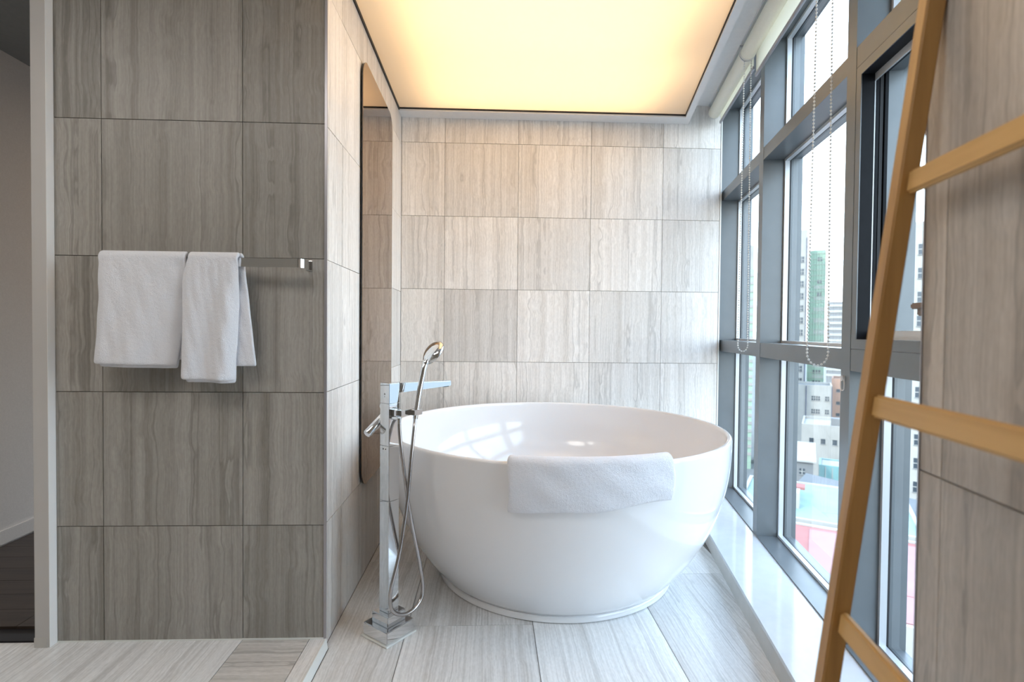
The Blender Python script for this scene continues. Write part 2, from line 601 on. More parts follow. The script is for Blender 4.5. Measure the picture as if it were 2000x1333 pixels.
tiles(floor, 'XY', 0.0, [0.627, 1.09], [-0.35, 0.55, 1.45, 2.35, YB - 0.001], M_tile_floor)
floor2 = boxes('floor', [((-2.75, -1.3, -0.06), (-0.5545, YF + 0.006, ZL - 0.006))], M_grout)
tag(floor2, 'raised veined stone bathroom floor in front of the towel wall', 'floor', kind='structure')
tiles(floor2, 'XY', ZL, [-2.65, -1.743, -0.831], [-0.8, 0.10, 0.958, YF], M_tile_floor)
tiles(floor2, 'XY', ZL, [-0.831, -0.607], [-0.6, 0.3, 1.2, YF], M_tile_floor_x)
tiles(floor2, 'XY', ZL, [-0.607, -0.556], [-0.8, 0.5, YF], M_tile_floor)
# white edge of the step
bm = bmesh.new()
prof = [(-0.556, ZL + 0.0015), (-0.552, ZL + 0.0015), (-0.5455, 0.001), (-0.556, 0.001)]
a = [bm.verts.new((x, -1.29, z)) for x, z in prof]
b_ = [bm.verts.new((x, YF - 0.001, z)) for x, z in prof]
for i in range(4):
    bm.faces.new((a[i], a[(i + 1) % 4], b_[(i + 1) % 4], b_[i]))
bm.faces.new(a)
bm.faces.new(b_)
tag(obj('trim_1', bm, M_silicone), 'white edge strip along the low step between the two floors', 'trim', kind='structure')

# corner trims
tag(boxes('trim_2', [((XS - 0.0012, YF - 0.0025, ZL), (XS + 0.0075, YF + 0.0035, 2.48))], M_trim_metal),
    'slim grey metal corner strip where towel wall meets side wall', 'trim', kind='structure')
tag(boxes('trim_3', [((1.433, YB - 0.003, 0.09), (1.441, YB + 0.006, 2.50))], M_silicone),
    'white sealant strip between back wall and first window post', 'trim', kind='structure')
tag(boxes('baseboard_front', [((-1.437, YF - 0.003, ZL), (-0.560, YF + 0.001, ZL + 0.004))], M_silicone),
    'thin pale sealant line at the foot of the towel wall', 'baseboard', kind='structure')

# ceiling with the light box
bm = bmesh.new()
FR = 2.392
PX0, PY0, PY1, PW = XS + 0.006, 1.30, 3.215, 0.545      # panel: left, near, far edges and right edge in w
WO = PW + 0.034
prism(bm, [(XS + 0.001, PY1), (on_w(PW, PY1), PY1), (on_w(WO, YB), YB - 0.001), (XS + 0.001, YB - 0.001)], FR, 2.55)
prism(bm, [(on_w(PW, PY0), PY0), (on_w(WO, PY0), PY0), (on_w(WO, YB), YB - 0.001), (on_w(PW, PY1), PY1)], FR, 2.55)
prism(bm, [(XS + 0.001, PY0 - 0.04), (on_w(WO, PY0 - 0.04), PY0 - 0.04), (on_w(WO, PY0), PY0), (XS + 0.001, PY0)], FR, 2.55)
# recess over the blinds, ceiling of the room in front, lid above the light box
prism(bm, [(on_w(WO, 0.9), 0.9), (on_w(0.985, 0.9), 0.9), (on_w(0.985, YB + 0.1), YB + 0.1), (on_w(WO, YB + 0.1), YB + 0.1)], 2.508, 2.56)
prism(bm, [(-2.75, -1.3), (1.6, -1.3), (1.6, PY0 - 0.042), (-2.75, PY0 - 0.042)], 2.45, 2.56)
prism(bm, [(-2.75, PY0 - 0.042), (XS, PY0 - 0.042), (XS, YF + 0.1), (-2.75, YF + 0.1)], 2.45, 2.56)
prism(bm, [(-0.7, PY0 - 0.2), (on_w(0.99, PY0 - 0.2), PY0 - 0.2), (on_w(0.99, YB + 0.12), YB + 0.12), (-0.7, YB + 0.12)], 2.561, 2.62)
ceiling = obj('ceiling', bm, M_white_paint)
tag(ceiling, 'white dropped ceiling frame with a blind recess beside the windows', 'ceiling', kind='structure')

panel = thing('ceiling_light_panel', 'large glowing warm stretch-fabric light panel in the ceiling above the tub', 'light', (0, 0, 2.41))
bm = bmesh.new()
prism(bm, [(PX0, PY0 + 0.003), (on_w(PW, PY0) - 0.004, PY0 + 0.003), (on_w(PW, PY1) - 0.004, PY1 - 0.004), (PX0, PY1 - 0.004)], -0.0010, 0.0)
obj('diffuser', bm, M_membrane, panel)
bm = bmesh.new()
box(bm, (PX0 - 0.006, PY0, -0.016), (PX0 - 0.0005, PY1, 0.0))
prism(bm, [(PX0, PY1 - 0.0035), (on_w(PW, PY1), PY1 - 0.0035), (on_w(PW, PY1), PY1 + 0.0), (PX0, PY1 + 0.0)], -0.010, 0.004)
prism(bm, [(on_w(PW, PY0) - 0.0035, PY0), (on_w(PW, PY0), PY0), (on_w(PW, PY1), PY1), (on_w(PW, PY1) - 0.0035, PY1)], -0.010, 0.004)
obj('edge_channel', bm, M_gasket, panel)
for i, y in enumerate((1.62, 2.25, 2.88)):
    ld = bpy.data.lights.new('lamp', 'AREA')
    ld.shape = 'RECTANGLE'
    ld.size = 1.15 + 0.1 * i
    ld.size_y = 0.62
    ld.energy = PANEL_POWER
    ld.color = (1.0, 0.665, 0.34)
    lo = bpy.data.objects.new('lamp', ld)
    COL.objects.link(lo)
    lo.location = ((PX0 + on_w(PW, y)) / 2, y, 0.135)
    lo.parent = panel

# room shell out of sight, hall to the left
shell = boxes('wall_rear', [((-2.75, -1.4, -0.1), (1.6, -1.3, 2.56))], M_plain)
tag(shell, 'plain beige wall behind the photographer', 'wall', kind='structure')
tag(boxes('wall_bathroom', [((-2.85, -1.4, -0.1), (-2.75, YF, 2.56))], M_plain), 'plain beige far side wall of the bathroom', 'wall', kind='structure')
XH = -2.35
hall = boxes('wall_hall', [((XH - 0.1, YF + 0.1, -0.1), (XH, 5.1, 2.56)), ((XH, 5.0, -0.1), (-0.7, 5.1, 0.12)), ((XH, 5.0, 1.35), (-0.7, 5.1, 2.56)), ((-0.80, YF + 0.1, -0.1), (-0.70, 5.0, 2.56))], M_hall_paint)  # gap in the unseen end wall added to let sky light into the hall
tag(hall, 'plain off-white hallway wall seen through the doorway', 'wall', kind='structure')
tag(boxes('wall_doorway', [((-2.85, YF + 0.0, -0.1), (-2.35, YF + 0.1, 2.56))], M_white_paint), 'white wall on the far side of the doorway', 'wall', kind='structure')
tag(boxes('ceiling', [((XH, YF + 0.1, ZC), (-0.70, 5.1, ZC + 0.1))], M_hall_ceiling), 'dark grey hallway ceiling', 'ceiling', kind='structure')
def fill_lamp(label, x, y, z, r, power, color, group=None):  # unseen lamps added to brighten the towel wall and the hall
    t = thing('fill_lamp', label, 'lamp', (x, y, z), 0, group)
    bm = bmesh.new()
    lathe(bm, [(r, -0.0005), (r + 0.012, -0.0005), (r + 0.012, -0.022), (r, -0.022)], 40, close=True)
    obj('fill_ring', bm, M_white_paint, t, smooth=True, angle=40)
    ld = bpy.data.lights.new('lamp', 'AREA')
    ld.shape = 'DISK'
    ld.size = 2 * r
    ld.energy = power
    ld.color = color
    lo = bpy.data.objects.new('lamp', ld)
    COL.objects.link(lo)
    lo.location = (0, 0, -0.012)
    lo.parent = t
    return t
fill_lamp('added round fill lamp, out of view in the hallway beyond the doorway', -1.30, 3.6, ZC, 0.10, HALL_FILL, (1.0, 0.72, 0.45))
fill_lamp('added round fill lamp, out of view on the towel-wall side', -0.95, 0.25, 2.45, 0.40, ROOM_FILL, (1.0, 0.945, 0.88))
fill_lamp('added round fill lamp, out of view, nearest the doorway', -1.90, 0.45, 2.45, 0.40, ROOM_FILL, (1.0, 0.945, 0.88))
tag(boxes('baseboard_hall', [((XH, YF + 0.11, ZL), (XH + 0.010, 4.99, ZL + 0.068))], M_hall_paint, bevel=0.002), 'low pale baseboard along the hallway wall', 'baseboard', kind='structure')
hall_floor = boxes('floor', [((-2.5, YF + 0.04, -0.06), (-0.70, 5.0, ZL - 0.014))], M_gasket)
tag(hall_floor, 'dark brown wooden plank hallway floor', 'floor', kind='structure')
plank_me = []
for ln in (0.85, 0.675):
    bm = bmesh.new()
    box(bm, (-ln / 2 + 0.001, -0.058, -0.010), (ln / 2 - 0.001, 0.058, 0))
    plank_me.append(mesh_of('plank', bm, M_plank))
y = YF + 0.165
k = 0
while y < 4.9:
    x = XH + 0.012
    for ln, me in ([(0.85, plank_me[0]), (0.675, plank_me[1])] if k % 2 else [(0.675, plank_me[1]), (0.85, plank_me[0])]):
        link('plank', me, hall_floor, (x + ln / 2, y, ZL - 0.004))
        x += ln
    y += 0.1175
    k += 1
tag(boxes('trim_4', [((-2.35, YF + 0.006, ZL - 0.03), (-1.487, YF + 0.05, ZL + 0.002))], M_gasket), 'dark threshold strip in the doorway', 'trim', kind='structure')
# door frame: post that stands proud of the towel wall
door = thing('door_1', 'grey painted door frame post at the left end of the towel wall', 'door frame', (0, 0, 0), 0, None, 'structure')
boxes('frame_post', [((-1.4855, YF - 0.031, ZL), (-1.4385, YF + 0.115, 2.45))], M_doorframe, door, bevel=0.0015)
boxes('frame_lit_side', [((-1.4384, YF - 0.0312, ZL), (-1.4374, YF - 0.0005, 2.45))], M_edge_lit, door)  # window light on the post's side, put in as a white plate
boxes('frame_foot', [((-1.4865, YF - 0.0325, ZL), (-1.4445, YF - 0.028, ZL + 0.033))], M_riser, door)

# ------------------------------------------------------------------ glazing wall
ZS = 0.092                                  # sill top
WF, WB, WG, WX = 0.806, 0.912, 0.934, 0.982  # front of posts, bead, glass, outer face
Z_M0, Z_M1, Z_U0, Z_U1 = 0.972, 1.041, 1.924, 1.983
POSTS = [(3.56, 3.66), (2.738, 2.800), (1.822, 1.883), (0.905, 0.966)]
frame = glz('wall_window', 'grey aluminium framing of the glazed wall, posts and cross bars', 'window wall')
for s0, s1 in POSTS:
    boxes('mullion', [((WF - (0.10 if s0 > 3 else 0.0), s0, ZS - 0.02), (WB + 0.012, s1, 2.52)), ((WB + 0.012, s0 - 0.006, ZS - 0.02), (WX, s1 + 0.006, 2.7))], M_alu, frame)
for k, ((a0, a1), (b0, b1)) in enumerate(zip(POSTS, POSTS[1:])):
    s_lo, s_hi = b1, a0
    boxes('transom', [((WF + 0.001, s_lo + 0.0006, Z_M0), (WX - 0.002, s_hi - 0.0006, Z_M1))], M_alu, frame)
    z0 = Z_U0 if k < 2 else Z_U0 - 0.006
    boxes('transom', [((WF + 0.001, s_lo + 0.0006, z0), (WX - 0.002, s_hi - 0.0006, Z_U1))], M_alu, frame)
    boxes('transom', [((WF + 0.001, s_lo + 0.0006, 2.50), (WX - 0.002, s_hi - 0.0006, 2.56))], M_alu, frame)
    boxes('sill_pan', [((WF + 0.0005, s_lo + 0.0006, ZS - 0.02), (WX - 0.002, s_hi - 0.0006, ZS + 0.006))], M_alu, frame)

def bead_ring(bm, s0, s1, z0, z1, w0, w1, t):
    """one mitred rectangular ring"""
    R = []
    for w in (w0, w1):
        for e in (0, t):
            R.append([bm.verts.new((w, s, z)) for s, z in ((s0 + e, z0 + e), (s1 - e, z0 + e), (s1 - e, z1 - e), (s0 + e, z1 - e))])
    of, inf, ob, inb = R
    for k in range(4):
        n = (k + 1) % 4
        bm.faces.new((of[k], of[n], inf[n], inf[k]))
        bm.faces.new((ob[k], inb[k], inb[n], ob[n]))
        bm.faces.new((of[k], ob[k], ob[n], of[n]))
        bm.faces.new((inf[k], inf[n], inb[n], inb[k]))

labels = ['window bay next to the back wall, farthest from the camera', 'middle window bay between the two slim posts', 'nearest window bay with a dark opening sash behind the ladder']
wins = []
for k, ((a0, a1), (b0, b1)) in enumerate(zip(POSTS, POSTS[1:])):
    win = glz('window_%d' % (k + 1), labels[k], 'window')
    wins.append(win)
    s_lo, s_hi = b1 + 0.0008, a0 - 0.0008
    zu = Z_U0 if k < 2 else Z_U0 - 0.006
    for j, (z0, z1) in enumerate(((ZS + 0.0065, Z_M0), (Z_M1, zu), (Z_U1, 2.50))):
        if k == 2 and j == 1:
            continue
        bm = bmesh.new()
        bead_ring(bm, s_lo, s_hi, z0 + 0.0005, z1 - 0.0005, 0.902, 0.9225, 0.012)
        obj('glazing_bead', bm, M_alu_light, win)
        bm = bmesh.new()
        bead_ring(bm, s_lo, s_hi, z0 + 0.0005, z1 - 0.0005, 0.9227, 0.9305, 0.009)
        obj('gasket', bm, M_gasket, win)
        bm = bmesh.new()
        box(bm, (0.931, s_lo, z0 + 0.0005), (0.937, s_hi, z1 - 0.0005))
        obj('pane', bm, M_glass, win)
# opening sash of the nearest bay
win = wins[2]
s_lo, s_hi = POSTS[3][1] + 0.001, POSTS[2][0] - 0.001
zb, zt = Z_M1 + 0.001, Z_U0 - 0.0075
bm = bmesh.new()
bead_ring(bm, s_lo, s_hi, zb, zt, WF + 0.004, 0.846, 0.030)
obj('outer_frame', bm, M_alu_dark, win)
bm = bmesh.new()
bead_ring(bm, s_lo, s_hi, zb, zt, WF + 0.0008, WF + 0.0036, 0.0302)
obj('frame_face', bm, M_alu, win)
bm = bmesh.new()
bead_ring(bm, s_lo + 0.0305, s_hi - 0.0005, zb + 0.0305, zt - 0.026, 0.846, 0.8505, 0.026)
obj('frame_lip', bm, M_alu_light, win)
for i, w in enumerate((0.853, 0.866, 0.879)):
    bm = bmesh.new()
    bead_ring(bm, s_lo, s_hi, zb, zt, w, w + 0.009, 0.024 - 0.003 * (i % 2))
    obj('sash_track', bm, M_alu_dark if i != 1 else M_gasket, win)
bm = bmesh.new()
bead_ring(bm, s_lo, s_hi, zb, zt, 0.889, 0.930, 0.020)
obj('sash', bm, M_alu, win)
bm = bmesh.new()
box(bm, (0.931, s_lo, zb), (0.937, s_hi, zt))
obj('pane', bm, M_glass, win)
boxes('sticker', [((0.848, 1.690, zt - 0.0272), (0.8515, 1.745, zt - 0.0165))], M_sticker, win)
bm = bmesh.new()
box(bm, (0.800, 1.438, 1.135), (0.812, 1.468, 1.165))
box(bm, (0.786, 1.372, 1.152), (0.800, 1.470, 1.167))
bmesh.ops.bevel(bm, geom=list(bm.edges), offset=0.003, segments=2, affect='EDGES')
obj('handle', bm, mat('handle_backlit', (0.20, 0.13, 0.09), 0.4), win)  # brown colour carries the handle's backlit shade

# window sill: white slab on a low riser
sill = glz('trim_5', 'white quartz window sill running under the glazed wall', 'sill')
WS_ = 0.5915
bm = bmesh.new()
pts = []
def clipY(w):     # s where the line at w meets the back wall
    return (YB - 0.0015 + w * sin(ANG)) / cos(ANG)
prism(bm, [(WS_ - 0.004, 0.93), (WF, 0.93), (WF, clipY(WF)), (WS_ - 0.004, clipY(WS_ - 0.004))], ZS - 0.014, ZS)
obj('slab', bm, M_quartz, sill)
bm = bmesh.new()
prism(bm, [(WS_, 0.93), (WF, 0.93), (WF, clipY(WF)), (WS_, clipY(WS_))], 0.0005, ZS - 0.0142)
obj('riser', bm, M_riser, sill)

# ------------------------------------------------------------------ roller blinds
def make_blind(s0, s1, cz, fabric_drop, label, chain_s, chain_bot, chain_top, wa, wb, spread):
    t = glz('roller_blind', label, 'blind', None, 'cream roller blinds under the ceiling recess')
    W0, Z0, R0 = 0.737, 2.460, 0.036
    bm = bmesh.new()
    tube(bm, [(W0, s0, Z0), (W0, s1, Z0)], R0, 32)
    obj('roll', bm, M_roll, t, smooth=True, angle=50)
    bm = bmesh.new()
    tube(bm, [(W0, s1, Z0), (W0, s1 + 0.006, Z0)], R0 + 0.002, 32)
    obj('end_cap', bm, M_bead, t, smooth=True, angle=50)
    bm = bmesh.new()
    tube(bm, [(W0, s0 - 0.006, Z0), (W0, s0, Z0)], R0 + 0.002, 32)
    obj('end_cap', bm, M_bead, t, smooth=True, angle=50)
    boxes('head_rail', [((W0 - 0.034, s0, 2.4965), (W0 + 0.03, s1, 2.5075))], M_alu_light, t)
    bm = bmesh.new()
    bm.faces.new([bm.verts.new((W0 + R0, s, z)) for s, z in ((s0 + 0.012, cz), (s1 - 0.004, cz), (s1 - 0.004, Z0), (s0 + 0.012, Z0))])
    obj('fabric', bm, M_blind, t)
    boxes('hem_bar', [((W0 + R0 - 0.006, s0 + 0.010, cz - 0.016), (W0 + R0 + 0.005, s1 - 0.003, cz + 0.001))], M_trim_metal, t, bevel=0.003)
    # bead chain: a loop hanging from the end of the roll
    mid = (wa + wb) / 2
    half = (wb - wa) / 2
    path = []
    zlow = chain_bot + half + spread
    for i in range(60):
        f = i / 59
        path.append(Vector((wa - spread * 0.5 * (f ** 1.5), chain_s, chain_top + (zlow - chain_top) * f)))
    rr = half + spread * 0.5
    for i in range(1, 24):
        a_ = pi + pi * i / 24
        path.append(Vector((mid + rr * cos(a_), chain_s, zlow + (zlow - chain_bot) * sin(a_))))
    for i in range(60):
        f = 1 - i / 59
        path.append(Vector((wb + spread * 0.5 * (f ** 1.5), chain_s, chain_top + (zlow - chain_top) * f)))
    bm = bmesh.new()
    tube(bm, path, 0.0007, 5)
    obj('chain_cord', bm, M_bead, t)
    bm = bmesh.new()
    d = 0.0
    step = 0.0118
    nxt = 0.0
    for p, q in zip(path, path[1:]):
        L = (q - p).length
        while nxt <= d + L:
            c = p.lerp(q, (nxt - d) / max(L, 1e-9))
            bmesh.ops.create_icosphere(bm, subdivisions=1, radius=0.0040, matrix=Matrix.Translation(c))
            nxt += step
        d += L
    bo = obj('chain_beads', bm, M_bead, t, smooth=True)
    bo['kind'] = 'stuff'
    return t
make_blind(2.792, 3.50, 2.405, 0, 'cream roller blind rolled up over the window bay beside the back wall', 2.781, 0.997, 2.43, 0.722, 0.754, 0.014)
make_blind(1.880, 2.770, 2.352, 0, 'cream roller blind with hanging hem above the middle window bay', 1.866, 0.985, 2.43, 0.704, 0.750, 0.018)
cg = glz('chain_guide', 'small clear plastic ring hook on the second window post', 'hook', None)
bm = bmesh.new()
tube(bm, [(WF - 0.004, 1.862 + 0.013 * cos(2 * pi * i / 24), 0.925 + 0.02 * sin(2 * pi * i / 24)) for i in range(25)], 0.0022, 8, cap=False)
obj('ring', bm, M_clear, cg, smooth=True)
bm = bmesh.new()
tube(bm, [(WF - 0.007, 1.862, 0.945), (WF, 1.862, 0.945)], 0.010, 20)
obj('pad', bm, M_clear, cg, smooth=True, angle=40)

# ------------------------------------------------------------------ bathtub
TC = (0.302, 2.478)
RT, ZT = 0.768, 0.655
def tub_r(z):
    return RT * math.sqrt(max(0.0, 1 - ((0.62 - z) / 0.812) ** 2)) if z < 0.62 else RT
tub = thing('bathtub', 'large round freestanding glossy white bathtub in the alcove', 'bathtub', (TC[0], TC[1], 0))
prof = [(0.40, 0.028), (0.515, 0.028)]
for i in range(41):
    z = 0.030 + (0.640 - 0.030) * i / 40
    prof.append((tub_r(z), z))
for i in range(1, 9):       # rounded rim
    a_ = pi * i / 9
    prof.append((RT - 0.011 + 0.011 * cos(a_), 0.643 + 0.0115 * sin(a_)))
for i in range(31):          # inside
    z = 0.640 - (0.640 - 0.16) * i / 30
    prof.append((tub_r(z) - 0.022 - 0.03 * (i / 30) ** 2 - 0.13 * (i / 30) ** 4, z))
r_in = prof[-1][0]
for i in range(1, 9):
    f = i / 8
    prof.append((r_in * (1 - f) if i < 8 else 0.0, 0.16 - 0.035 * (1 - (1 - f) ** 3)))
bm = bmesh.new()
lathe(bm, prof, 160)
bmesh.ops.remove_doubles(bm, verts=bm.verts, dist=1e-5)
obj('shell', bm, M_acrylic, tub, smooth=True, angle=60)
bm = bmesh.new()
lathe(bm, [(0.40, 0.0005), (0.524, 0.0005), (0.529, 0.004), (0.529, 0.022), (0.524, 0.0275), (0.40, 0.0275)], 160, close=True)
obj('base_ring', bm, M_acrylic, tub, smooth=True, angle=50)
bm = bmesh.new()
lathe(bm, [(0, 0.1245), (0.033, 0.1245), (0.035, 0.129), (0.030, 0.133), (0, 0.134)], 32)
obj('drain', bm, M_chrome, tub, smooth=True, angle=50)

def cloth(name, grid, material, parent, thick, disp=0.0, loc=(0, 0, 0), offset=0.0, sub=1):
    """grid[i][j] of points -> soft solid cloth"""
    bm = bmesh.new()
    V = [[bm.verts.new(p) for p in row] for row in grid]
    for r0, r1 in zip(V, V[1:]):
        for j in range(len(r0) - 1):
            bm.faces.new((r0[j], r0[j + 1], r1[j + 1], r1[j]))
    o = obj(name, bm, material, parent, loc, smooth=True)
    s = o.modifiers.new('thick', 'SOLIDIFY')
    s.thickness = thick
    s.offset = offset
    s.use_even_offset = False
    m = o.modifiers.new('soft', 'SUBSURF')
    m.levels = sub
    m.render_levels = sub
    return o

def hash_noise(x, y, seed=0):
    return (sin(x * 1.7 + seed) * cos(y * 2.3 - seed * 1.3) + 0.5 * sin(x * 4.1 - y * 1.9 + seed * 2.1) + 0.25 * sin(x * 9.3 + y * 7.7 + seed)) / 1.75

# towel over the rim
grid = []
NT = 44
for i in range(NT + 1):
    f = i / NT
    th = radians(-18.2 + (24.0 + 18.2) * f)
    hang = 0.150 - 0.030 * f - 0.006 * sin(f * pi * 3.0) * (f > 0.3)
    row = []
    path = []
    for k in range(7):       # inside, going up
        z = 0.55 + (0.640 - 0.55) * k / 6
        path.append((tub_r(z) - 0.022 - 0.012, z))
    for k in range(1, 8):    # over the rim
        a_ = pi - pi * k / 8
        path.append((RT - 0.011 + 0.024 * cos(a_), 0.645 + 0.0245 * sin(a_) + 0.002))
    for k in range(0, 13):   # outside, hanging
        z = 0.640 - hang * k / 12
        path.append((tub_r(min(z, 0.62)) + 0.012 + 0.004 * sin(k / 12 * pi), z))
    for j, (r, z) in enumerate(path):
        wob = 0.0035 * hash_noise(f * 7, j * 0.35, 1.0)
        bulge = 0.0
        r2 = r + (wob if j > 8 else -wob * 0.5) + bulge
        th2 = th + (0.006 * sin(j * 0.4) if i in (0, NT) else 0)
        row.append((r2 * sin(th2), -r2 * cos(th2), z + 0.003 * f * (j > 6)))
    grid.append(row)
tw = thing('bath_towel', 'thick folded white towel draped over the front rim of the bathtub', 'towel', (TC[0], TC[1], 0), 0)
cloth('folded_cloth', grid, M_terry, tw, 0.015)

# ------------------------------------------------------------------ towel bar and its towels
bar = thing('towel_bar', 'flat chrome towel bar on the grey stone wall', 'towel rail', (-0.92, YF, 1.300))
path = [(-0.310, 0.0, 0), (-0.310, -0.055, 0)]
for i in range(1, 7):
    a_ = pi + pi / 2 * i / 6
    path.append((-0.292 + 0.018 * cos(a_), -0.055 + 0.018 * sin(a_) , 0))
for i in range(0, 7):
    a_ = -pi / 2 + pi / 2 * i / 6
    path.append((0.292 + 0.018 * cos(a_), -0.055 + 0.018 * sin(a_), 0))
path.append((0.310, 0.0, 0))
bm = bmesh.new()
T_, H_ = 0.0035, 0.0142
P2 = [Vector(p) for p in path]
rings = []
for i, p in enumerate(P2):
    t = (P2[min(i + 1, len(P2) - 1)] - P2[max(i - 1, 0)]).normalized()
    n = Vector((t.y, -t.x, 0))
    rings.append([bm.verts.new(p + n * a + Vector((0, 0, b))) for a, b in ((T_, H_), (T_, -H_), (-T_, -H_), (-T_, H_))])
for a, b in zip(rings, rings[1:]):
    for k in range(4):
        bm.faces.new((a[k], a[(k + 1) % 4], b[(k + 1) % 4], b[k]))
bm.faces.new(rings[0])
bm.faces.new(rings[-1])
obj('rail', bm, M_chrome, bar, smooth=True, angle=35)
for sx in (-1, 1):
    boxes('wall_mount', [((sx * 0.310 - 0.010, -0.0045, -0.0165), (sx * 0.310 + 0.010, -0.0008, 0.0165))], M_chrome, bar, bevel=0.001)

def hanging(name, label, fx0, fx1, bx0, bx1, front_z, back_z, seed, thick, right_roll):
    """fx0/fx1: functions of drop fraction giving the left/right edge of the front layer; b.. for the back layer"""
    t = thing(name, label, 'towel', (0, 0, 0), 0, 'towels on the chrome bar')
    NX, ZT_, YBAR = 34, 1.3225, YF - 0.0730
    def layer(x0f, x1f, zb, side, curve, amp, push=0.0, first=0):
        g = []
        for i in range(NX + 1):
            u = i / NX
            row = []
            for k in range(0 if first else 9):      # wrap over the bar
                a_ = pi / 2 * k / 8
                yo = YBAR + side * (0.016 * sin(a_))
                zo = ZT_ - 0.014 + 0.016 * cos(a_) * 1.0
                row.append((x0f(0) + (x1f(0) - x0f(0)) * u, yo, zo))
            for k in range(max(1, first), 23):
                f = k / 22
                z = ZT_ - 0.014 + (zb - (ZT_ - 0.014)) * f
                x = x0f(f) + (x1f(f) - x0f(f)) * u
                fold = amp * f ** 0.7 * (sin(u * 5.0 + seed) * 0.6 + 0.4 * sin(u * 11 + seed * 2 + f * 2))
                roll = curve * ((max(0, u - 0.78) / 0.22) ** 2 + 0.5 * (max(0, 0.10 - u) / 0.10) ** 2) * min(1, 0.25 + f * 2)
                y = YBAR + side * (0.016 + 0.004 * f) + (-fold if side < 0 else fold * 0.3) - (roll if side > 0 else -roll)
                y += 0.0030 * hash_noise(u * 9, f * 8, seed) - push
                row.append((x, y, z - (0.006 * u if side < 0 else 0)))
            g.append(row)
        return g
    cloth('front_fold', layer(fx0, fx1, front_z, -1, right_roll, 0.012), M_terry, t, thick, sub=2)
    cloth('inner_fold', layer(lambda f: fx0(f) + 0.006, lambda f: fx1(f) - 0.004, front_z - 0.009, -1, right_roll, 0.012, -0.0135, 6), M_terry, t, thick * 0.7)
    cloth('back_fold', layer(bx0, bx1, back_z, 1, 0.0, 0.002), M_terry, t, thick * 0.8)
    return t
hanging('hand_towel', 'wider white towel hanging at the left on the chrome bar',
        lambda f: -1.2335 - 0.002 * f - 0.013 * f ** 3, lambda f: -0.968 - 0.013 * f - 0.030 * f ** 1.5 + 0.002,
        lambda f: -1.226 - 0.006 * f, lambda f: -0.972 - 0.004 * f, 0.972, 0.985, 0.4, 0.015, 0.030)
hanging('hand_towel', 'narrower white towel beside it, hanging lower with its back layer flaring out',
        lambda f: -0.958 - 0.018 * min(1, f * 6) - 0.001 * f, lambda f: -0.806 - 0.004 * f - 0.016 * f ** 1.2,
        lambda f: -0.95, lambda f: -0.799 + 0.036 * f, 0.925, 0.965, 2.1, 0.014, 0.028)

# ------------------------------------------------------------------ mirror
mir = thing('wall_mirror', 'tall bronze-tinted mirror with rounded corners on the side wall', 'mirror', (XS, 2.615, 1.325))
def rounded(y0, y1, z0, z1, r, n=10):
    out = []
    for cy, cz, a0 in ((y1 - r, z1 - r, 0), (y0 + r, z1 - r, pi / 2), (y0 + r, z0 + r, pi), (y1 - r, z0 + r, 3 * pi / 2)):
        for i in range(n + 1):
            a_ = a0 + pi / 2 * i / n
            out.append((cy + r * cos(a_), cz + r * sin(a_)))
    return out
def slab_yz(bm, poly, x0, x1):
    lo = [bm.verts.new((x0, y, z)) for y, z in poly]
    hi = [bm.verts.new((x1, y, z)) for y, z in poly]
    n = len(poly)
    for i in range(n):
        bm.faces.new((lo[i], lo[(i + 1) % n], hi[(i + 1) % n], hi[i]))
    bm.faces.new(lo)
    bm.faces.new(hi)
bm = bmesh.new()
slab_yz(bm, rounded(-0.328, 0.332, -0.914, 0.914, 0.078), 0.0065, 0.0115)
obj('backing', bm, M_mirror_edge, mir)
bm = bmesh.new()
slab_yz(bm, rounded(-0.330, 0.334, -0.916, 0.916, 0.080), 0.0118, 0.0138)
obj('mirror_glass', bm, M_mirror, mir)
boxes('spacer', [((0.0008, -0.25, -0.80), (0.0063, 0.25, 0.80))], M_mirror_edge, mir)

# ------------------------------------------------------------------ floor-standing bath mixer
FA = math.atan2(0.785, 0.62)
tap = thing('bath_mixer', 'square chrome floor-standing bath mixer beside the tub', 'tap', (-0.357, 1.904, 0), FA)
# local axes: x = towards the tub (spout), y = away from the camera's right; the visible right face is y = -0.024
boxes('floor_gasket', [((-0.069, -0.069, 0.0004), (0.069, 0.069, 0.0065))], M_silicone, tap, bevel=0.002)
bm = bmesh.new()
box(bm, (-0.063, -0.063, 0.0066), (0.063, 0.063, 0.050))
bmesh.ops.bevel(bm, geom=list(bm.edges), offset=0.0025, segments=2, affect='EDGES')
obj('base_plate', bm, M_chrome, tap)
bm = bmesh.new()
box(bm, (-0.042, -0.042, 0.0502), (0.042, 0.042, 0.088))
bmesh.ops.bevel(bm, geom=list(bm.edges), offset=0.0025, segments=2, affect='EDGES')
obj('base_collar', bm, M_chrome, tap)
for nm, z0, z1 in (('pole', 0.0885, 0.4840), ('pole', 0.4852, 0.6790), ('mixer_body', 0.6802, 0.8285), ('mixer_head', 0.8297, 0.9000)):
    bm = bmesh.new()
    box(bm, (-0.024, -0.024, z0), (0.024, 0.024, z1))
    bmesh.ops.bevel(bm, geom=list(bm.edges), offset=0.0012, segments=2, affect='EDGES')
    obj(nm, bm, M_chrome, tap)
bm = bmesh.new()
for y in (-0.006, 0.006):
    tube(bm, [(-0.0246, y, 0.668), (-0.0238, y, 0.668)], 0.0025, 10)
obj('screw', bm, M_alu_dark, tap)
bm = bmesh.new()
for yy, zz, r in ((0.000, 0.862, 0.0036), (0.000, 0.853, 0.0018)):
    tube(bm, [(-0.0244, yy, zz), (-0.0238, yy, zz)], r, 12)
obj('maker_mark', bm, M_rubber, tap)
